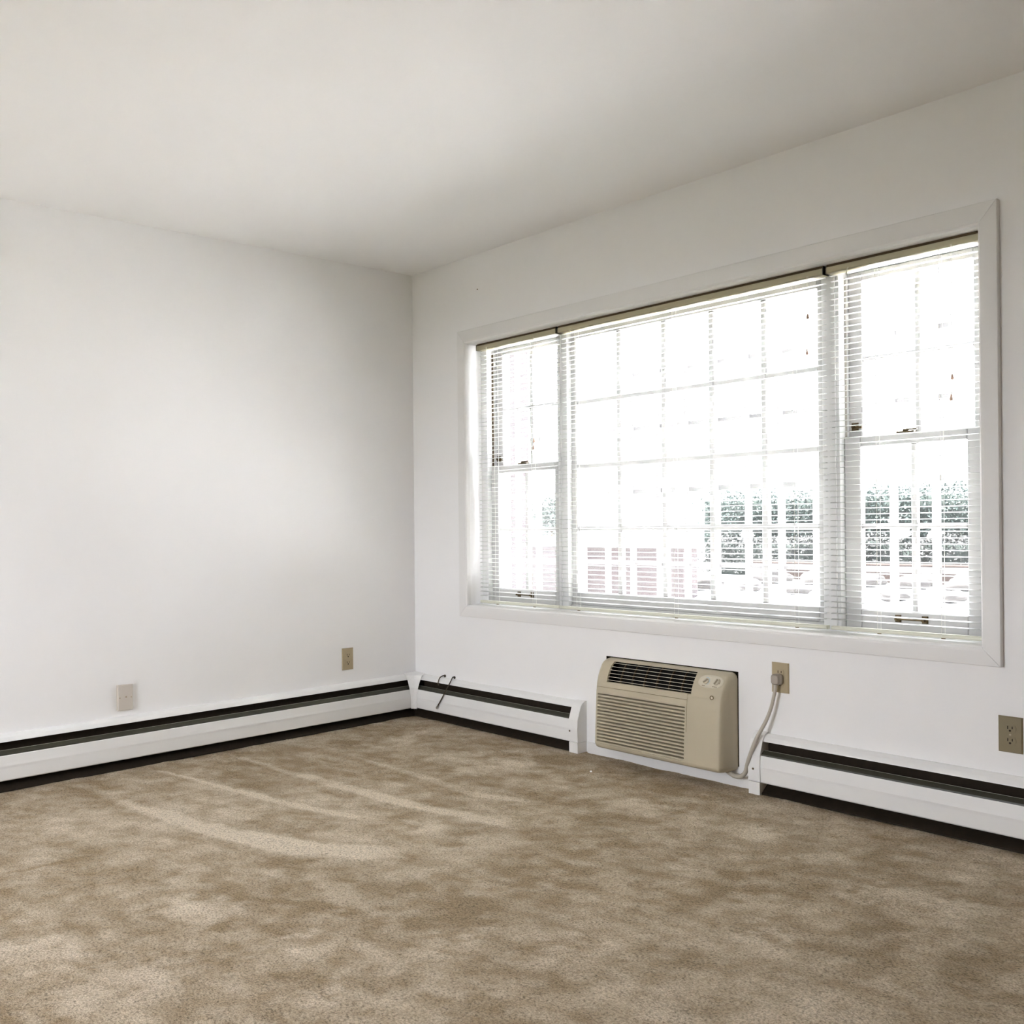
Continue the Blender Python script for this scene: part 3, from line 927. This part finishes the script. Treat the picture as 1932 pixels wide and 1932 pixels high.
# sleeve in the wall
slv = MB()
e_ = 0.0005
for (a, b2, c, d) in ((AX0 + e_, AX0 + 0.003, AZ0 + e_, AZ1 - e_), (AX1 - 0.003, AX1 - e_, AZ0 + e_, AZ1 - e_), (AX0 + e_, AX1 - e_, AZ0 + e_, AZ0 + 0.003), (AX0 + e_, AX1 - e_, AZ1 - 0.003, AZ1 - e_)):
    slv.box(a, b2, 0.0005, 0.18, c, d)
slv.box(AX0 + e_, AX1 - e_, 0.05, 0.06, AZ0 + e_, AZ1 - e_)
slv.build('wall_sleeve', ac_gap, ac)
# power cord and plug
def smooth_path(pts, n=8):
    P = [Vector(p) for p in pts]
    out = []
    for i in range(len(P) - 1):
        p0, p1, p2, p3 = P[max(i - 1, 0)], P[i], P[i + 1], P[min(i + 2, len(P) - 1)]
        for k in range(n):
            t = k / n
            out.append(0.5 * ((2 * p1) + (p2 - p0) * t + (2 * p0 - 5 * p1 + 4 * p2 - p3) * t * t + (3 * p1 - p0 - 3 * p2 + p3) * t ** 3))
    out.append(P[-1])
    return out
PCORD = [(1.985, -0.030, 0.062), (2.012, -0.036, 0.0515), (2.035, -0.042, 0.047), (2.062, -0.048, 0.052), (2.087, -0.052, 0.075), (2.108, -0.066, 0.125), (2.138, -0.060, 0.210), (2.168, -0.042, 0.280), (2.186, -0.032, 0.335), (2.200, -0.030, 0.395), (2.2035, -0.030, 0.425)]
pp = smooth_path(PCORD)
rad = [float(np.interp(i / (len(pp) - 1), [0, 0.35, 0.75, 0.93, 1], [0.0090, 0.0088, 0.0066, 0.0064, 0.0075])) for i in range(len(pp))]
cord = MB().tube(pp, rad, 12).build('power_cord', cord_grey, ac)
pl = MB()
pc = (2.2045, 0.4435)
def rrect(w, h, r, y, cx, cz, n=5):
    o = []
    for (sx, sz, a0) in ((1, 1, 0), (-1, 1, 90), (-1, -1, 180), (1, -1, 270)):
        for k in range(n):
            a = math.radians(a0 + 90 * k / (n - 1))
            o.append((cx + sx * (w / 2 - r) + r * math.cos(a), y, cz + sz * (h / 2 - r) + r * math.sin(a)))
    return o
L_ = [rrect(0.036, 0.040, 0.010, -0.0065, *pc), rrect(0.036, 0.040, 0.010, -0.030, *pc), rrect(0.033, 0.037, 0.010, -0.036, *pc), rrect(0.024, 0.028, 0.008, -0.040, *pc)]
for a, b2 in zip(L_, L_[1:]): pl.prism(a, b2, True)
tag(pl.build('plug', plug_grey, cord), 'grey moulded plug pushed into the outlet')

# ------------------------------------------------------------------ wall plates
def outlet(name, label, wall, s, z, mat, kind='duplex', thick=0.006):
    """wall plate; built facing the room on the window wall, or on the left wall"""
    if wall == 'R':
        mp = lambda x, d, zz: (s + x, -d, z + zz)
        loc = (s, 0, z)
    else:
        mp = lambda x, d, zz: (d, s + x, z + zz)
        loc = (0, s, z)
    t = thing(name, label, 'outlet' if kind == 'duplex' else 'wall jack', loc)
    w, h = 0.0349, 0.0572
    bev = 0.003
    p = MB()
    base = 0.0
    if kind == 'jack':
        base = 0.008
        MB().box(-w + 0.001, w - 0.001, 0.0, base, -h + 0.001, h - 0.001).mapped(mp).build('mounting_box', plate_edge, t)
    r0 = [(-w, base, -h), (w, base, -h), (w, base, h), (-w, base, h)]
    r1 = [(a, thick - bev, c) for a, _, c in r0]
    r2 = [(a * (1 - bev / w), thick, c * (1 - bev / h)) for a, _, c in r0]
    p.prism(r0, r1).prism(r1, r2)
    p.mapped(mp).build('cover_plate', mat, t)
    if kind == 'duplex':
        for zc in (0.0195, -0.0195):
            f = MB()
            ring = []
            for k in range(28):
                a = 2 * math.pi * k / 28
                ring.append((0.0172 * math.cos(a), max(-0.0118, min(0.0118, 0.0172 * math.sin(a)))))
            f.prism([(a, thick - 0.001, zc + c) for a, c in ring], [(a, thick + 0.0018, zc + c) for a, c in ring])
            fo = f.mapped(mp).build('socket_face', mat, t)
            sgn = 1
            sl = MB()
            sl.box(-0.0078, -0.0052, thick + 0.0005, thick + 0.0022, zc - 0.0015, zc + 0.0080)
            sl.box(0.0052, 0.0078, thick + 0.0005, thick + 0.0022, zc - 0.0005, zc + 0.0072)
            sl.disc((0, thick + 0.0005, zc - 0.0068), (0, 1, 0), 0.0032, 0.0018, 12)
            sl.mapped(mp).build('slots', slot_dark, fo)
        MB().disc((0, thick - 0.001, 0), (0, 1, 0), 0.0032, 0.0020, 12).mapped(mp).build('screw', plate_edge, t)
    elif kind == 'jack':
        jk = MB().disc((0.0, thick - 0.001, -0.001), (0, 1, 0), 0.0150, 0.0020, 24).mapped(mp).build('jack_disc', plate_grey, t)
        MB().box(-0.002, 0.006, thick + 0.0002, thick + 0.0016, -0.001, 0.006).mapped(mp).build('jack_hole', plate_edge, jk)
        for x in (-0.026, 0.026):
            MB().disc((x, thick - 0.001, 0), (0, 1, 0), 0.0028, 0.0016, 12).mapped(mp).build('screw', plate_edge, t)
    return t
outlet('duplex_outlet', 'tan duplex outlet on the blank left wall near the corner', 'L', -0.4617, 0.3535 - K * 0.4617, plate_tan)
ph = outlet('phone_jack', 'pale grey jack plate with one small round hole on the left wall', 'L', -1.675, 0.3127 - K * 1.675, plate_grey, 'jack', 0.016)
outlet('plug_outlet', 'tan outlet right of the air conditioner with a plug in it', 'R', 2.208, 0.4482, plate_tan)
outlet('duplex_outlet', 'dark tan duplex outlet right of the window with nothing plugged in', 'R', 2.9977, 0.3569, plate_dark)

# ------------------------------------------------------------------ loose wires by the corner
def loose_wire(label, pts, lug):
    P = smooth_path(pts, 6)
    t = thing('loose_wire', label, 'wire', pts[0])
    MB().tube(P, 0.0030, 8).build('insulation', wire_dark, t)
    MB().disc((pts[0][0], -0.0005, pts[0][2]), (0, -1, 0), 0.0075, 0.003, 12).build('wall_bushing', wire_dark, t)
    if lug:
        a, b2 = P[-2], P[-1]
        d = (b2 - a).normalized()
        lg = MB().tube([b2 - d * 0.004, b2 + d * 0.010], 0.0042, 8)
        side = d.cross(Vector((0, 1, 0))).normalized()
        c = b2 + d * 0.017
        rr = [(0.0065 * math.cos(2 * math.pi * q / 16), 0.0075 * math.sin(2 * math.pi * q / 16)) for q in range(16)]
        ri = [(0.0030 * math.cos(2 * math.pi * q / 16), 0.0035 * math.sin(2 * math.pi * q / 16)) for q in range(16)]
        pt = lambda uv, y: c + side * uv[0] + d * uv[1] + Vector((0, y, 0))
        lg.add([pt(q, 0.0) for q in rr] + [pt(q, 0.0) for q in ri] + [pt(q, 0.0015) for q in rr] + [pt(q, 0.0015) for q in ri],
               [(i, (i + 1) % 16, 16 + (i + 1) % 16, 16 + i) for i in range(16)] + [(32 + i, 48 + i, 48 + (i + 1) % 16, 32 + (i + 1) % 16) for i in range(16)])
        tag(lg.build('ring_lug', lug_metal, t), 'bare metal ring lug')
    return t
loose_wire('dark loose wire end bent down into the heater slot near the corner',
           [(0.2524, 0.0, 0.2370), (0.2490, -0.012, 0.2385), (0.2440, -0.030, 0.2300), (0.2432, -0.0425, 0.2060), (0.2440, -0.040, 0.1900)], False)
loose_wire('dark loose wire with a ring lug hanging over the heater front',
           [(0.3299, 0.0, 0.2370), (0.3310, -0.014, 0.2405), (0.3400, -0.036, 0.2240), (0.3380, -0.050, 0.2020), (0.3290, -0.066, 0.1700), (0.3040, -0.0685, 0.1320), (0.2700, -0.0690, 0.0880)], True)

# ------------------------------------------------------------------ small things
def nail(x, z, y, label):
    n_ = MB().disc((x, y, z), (0, -1, 0), 0.0030, 0.0025, 10).build('nail', screw_dark)
    tag(n_, label, 'nail')
nail(0.5348, 2.2575, 0.0, 'tiny nail in the wall above the corner end of the window')
nail(0.400, 2.052, -0.018, 'tiny nail at the upper outer corner of the window casing nearest the room corner')
sc = MB()
sp = [(0.006, 0.0), (0.002, 0.005), (-0.005, 0.004), (-0.004, -0.004), (0.003, -0.005)]
sc.prism([(1.4872 + a, -0.2583 + b2, K * -0.2583 + 0.001) for a, b2 in sp], [(1.4872 + a * 0.6, -0.2583 + b2 * 0.6, K * -0.2583 + 0.006) for a, b2 in sp])
tag(sc.build('paper_scrap', scrap_white), 'tiny white scrap on the carpet before the air conditioner', 'scrap')

# ------------------------------------------------------------------ outside the window
dark_ground = paint('added_dark_ground', (0.025, 0.03, 0.018), 0.95, 0.1, var=0.2, vscale=2)  # unseen ground, added dark to cut the light thrown up at the ceiling
struct(MB().box(-20, 25, -40, YB - 0.25, -0.4, -0.3).build('ground_behind', dark_ground), 'unseen dark ground behind the house, added to dim the ceiling', 'ground')
gm = MB()
def gz(x, y): return -0.25 if y < 2.5 else min(0.42, -0.25 + (y - 2.5) * 0.2)
gxs, gys = np.linspace(-30, 20, 41), np.array([0.21, 1, 2.5, 4, 5, 5.85, 7, 8, 9, 10, 14, 20, 40])
vs = [(float(x), float(y), gz(x, y)) for y in gys for x in gxs]
fs = [(j * 41 + i, j * 41 + i + 1, (j + 1) * 41 + i + 1, (j + 1) * 41 + i) for j in range(len(gys) - 1) for i in range(40)]
struct(gm.add(vs, fs).build('ground_outside', concrete), 'pale ground outside the window', 'ground')

bw = thing('brick_building', 'tall red brick wing seen through the left sash', 'building', (-4.0, 1.8, -0.25))
MB().box(-6.5, -2.03, 0.45, 3.0, -0.25, 5.2).build('brickwork', pale_brick, bw)
MB().box(-2.03, -2.005, 2.67, 2.74, -0.25, 5.2).build('corner_board', coping_white, bw)
MB().box(-6.7, -1.93, 0.35, 3.1, 5.2, 5.4).build('eaves', coping_white, bw)

sky_screen = thing('brick_building', 'unseen brick wing added on the right to block low sky light', 'building', (8.0, 3.0, -0.25))  # added out of view to screen grazing sky from the left wall
MB().box(6.2, 10.0, 0.45, 9.0, -0.25, 4.4).build('brickwork', red_brick, sky_screen)
MB().box(6.1, 10.1, 0.35, 9.1, 4.4, 4.6).build('eaves', timber, sky_screen)

gw = thing('garden_wall', 'low brick wall with a thick white coping outside the window', 'wall', (-2.85, 5.1, -0.1))
MB().box(-3.97, -1.78, 5.0, 5.25, -0.1, 0.82).build('brickwork', red_brick, gw)
MB().bevel_box(-3.97, -1.74, 4.95, 5.30, 0.82, 0.93, 0.01).build('coping', coping_white, gw)

def leaf_cloud(n, fn, size):
    mbl = MB()
    for _ in range(n):
        c = Vector(fn())
        nrm = Vector((random.gauss(0, 1), random.gauss(-0.4, 1), random.gauss(0.5, 1))).normalized()
        a = nrm.orthogonal().normalized()
        a.rotate(Matrix.Rotation(random.uniform(0, 6.28), 3, nrm))
        b2 = nrm.cross(a)
        s_ = size * random.uniform(0.6, 1.4)
        mbl.add([c - a * s_, c + b2 * s_ * 0.5 + nrm * s_ * 0.15, c + a * s_, c - b2 * s_ * 0.5 + nrm * s_ * 0.15], [(0, 1, 2, 3)])
    return mbl

def hedge_pt():
    while True:
        x, y, z = random.uniform(-3.75, 2.6), random.uniform(7.85, 8.9), random.uniform(0.78, 1.62)
        top = 1.50 + 0.10 * mnoise.noise((x * 1.6, 0, 3)) + 0.05 * mnoise.noise((x * 6, 1, 3))
        lft = -3.75 + 0.22 * (0.5 + mnoise.noise((z * 5, 2, 8)))
        if z < top and x > lft: return (x, y, z)
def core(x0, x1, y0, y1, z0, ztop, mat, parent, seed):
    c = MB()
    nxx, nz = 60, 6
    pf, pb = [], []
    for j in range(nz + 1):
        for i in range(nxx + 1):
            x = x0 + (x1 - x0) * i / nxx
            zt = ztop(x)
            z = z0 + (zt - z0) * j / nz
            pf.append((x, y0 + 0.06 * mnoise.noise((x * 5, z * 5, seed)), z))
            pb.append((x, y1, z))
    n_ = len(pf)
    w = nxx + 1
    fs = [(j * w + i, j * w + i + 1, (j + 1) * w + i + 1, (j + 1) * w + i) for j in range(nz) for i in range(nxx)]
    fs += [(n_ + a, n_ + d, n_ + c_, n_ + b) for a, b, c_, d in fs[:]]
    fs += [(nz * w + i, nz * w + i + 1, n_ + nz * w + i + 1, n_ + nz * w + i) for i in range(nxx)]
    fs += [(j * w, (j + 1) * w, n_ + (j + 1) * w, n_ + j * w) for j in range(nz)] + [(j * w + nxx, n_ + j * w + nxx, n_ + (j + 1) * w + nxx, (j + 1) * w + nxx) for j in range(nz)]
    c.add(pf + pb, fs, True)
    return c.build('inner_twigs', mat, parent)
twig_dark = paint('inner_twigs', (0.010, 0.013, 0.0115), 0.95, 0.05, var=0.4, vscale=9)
hd = thing('hedge', 'dense dark green hedge outside the right half of the window', 'hedge', (-0.6, 8.4, 0.4))
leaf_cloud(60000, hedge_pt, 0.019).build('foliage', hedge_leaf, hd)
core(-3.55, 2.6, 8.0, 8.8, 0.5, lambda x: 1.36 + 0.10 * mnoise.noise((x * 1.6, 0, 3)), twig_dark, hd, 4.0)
st = MB()
for i in range(16):
    x = -3.5 + i * 0.4
    st.tube([(x, 8.4, 0.35), (x + random.uniform(-0.1, 0.1), 8.4, 0.9), (x + random.uniform(-0.2, 0.2), 8.4, 1.4)], [0.03, 0.025, 0.012], 7)
st.build('stems', bark, hd)

def ivy_pt():
    while True:
        x, y, z = random.uniform(-3.3, 2.4), random.uniform(7.24, 7.75), random.uniform(0.45, 0.95)
        if z < 0.90 + 0.12 * mnoise.noise((x * 2.5, 0, 5)) and z < 0.45 + 0.9 * (x + 3.3) + 0.2: return (x, y, z)
iv = thing('shrub_border', 'dark leafy undergrowth at the foot of the hedge', 'undergrowth', (-0.4, 7.5, 0.3), kind='stuff')
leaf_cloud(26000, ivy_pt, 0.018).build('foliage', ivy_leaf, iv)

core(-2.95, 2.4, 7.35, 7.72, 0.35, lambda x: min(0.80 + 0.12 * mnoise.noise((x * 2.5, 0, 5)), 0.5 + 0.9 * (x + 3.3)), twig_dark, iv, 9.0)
sh = thing('pale_shrub', 'pale green shrub above the low brick wall', 'shrub', (-6.4, 8.0, 0.3))
leaf_cloud(6000, lambda: (-6.40 + random.gauss(0, 0.13), 8.0 + random.gauss(0, 0.2), 1.22 + random.gauss(0, 0.16)), 0.024).build('foliage', shrub_leaf, sh)
MB().tube([(-6.4, 8.0, 0.2), (-6.38, 8.0, 0.7), (-6.4, 8.0, 1.1)], [0.04, 0.03, 0.015], 8).build('stem', bark, sh)

for (x, z, r_, lb) in ((-1.10, 0.955, 0.085, 'largest white clump before the hedge, beside the end of the middle pane'),
                       (-0.50, 0.950, 0.090, 'round white clump before the hedge, in the middle of the far side sash'),
                       (-0.15, 0.940, 0.055, 'small white clump before the hedge, right of the round white one'),
                       (-2.35, 0.930, 0.070, 'white clump at the corner end of the hedge, seen through the middle pane')):
    bl = thing('white_blossom_clump', lb, 'blossom', (x, 7.09, 0.4), 'white clumps in front of the hedge')
    leaf_cloud(220, lambda: (x + random.gauss(0, r_ * 0.40), 7.09 + random.uniform(-0.03, 0.03), z + random.gauss(0, r_ * 0.3)), 0.026).build('petals', blossom, bl)
    MB().tube([(x, 7.09, 0.40), (x + 0.01, 7.09, z - 0.20), (x, 7.09, z)], 0.005, 6).build('stem', twig_dark, bl)

tb = MB().bevel_box(-2.2, 2.6, 6.85, 7.05, 0.38, 0.62, 0.012)
tag(tb.build('retaining_timber', timber), 'dark timber edging along the foot of the undergrowth', 'edging')

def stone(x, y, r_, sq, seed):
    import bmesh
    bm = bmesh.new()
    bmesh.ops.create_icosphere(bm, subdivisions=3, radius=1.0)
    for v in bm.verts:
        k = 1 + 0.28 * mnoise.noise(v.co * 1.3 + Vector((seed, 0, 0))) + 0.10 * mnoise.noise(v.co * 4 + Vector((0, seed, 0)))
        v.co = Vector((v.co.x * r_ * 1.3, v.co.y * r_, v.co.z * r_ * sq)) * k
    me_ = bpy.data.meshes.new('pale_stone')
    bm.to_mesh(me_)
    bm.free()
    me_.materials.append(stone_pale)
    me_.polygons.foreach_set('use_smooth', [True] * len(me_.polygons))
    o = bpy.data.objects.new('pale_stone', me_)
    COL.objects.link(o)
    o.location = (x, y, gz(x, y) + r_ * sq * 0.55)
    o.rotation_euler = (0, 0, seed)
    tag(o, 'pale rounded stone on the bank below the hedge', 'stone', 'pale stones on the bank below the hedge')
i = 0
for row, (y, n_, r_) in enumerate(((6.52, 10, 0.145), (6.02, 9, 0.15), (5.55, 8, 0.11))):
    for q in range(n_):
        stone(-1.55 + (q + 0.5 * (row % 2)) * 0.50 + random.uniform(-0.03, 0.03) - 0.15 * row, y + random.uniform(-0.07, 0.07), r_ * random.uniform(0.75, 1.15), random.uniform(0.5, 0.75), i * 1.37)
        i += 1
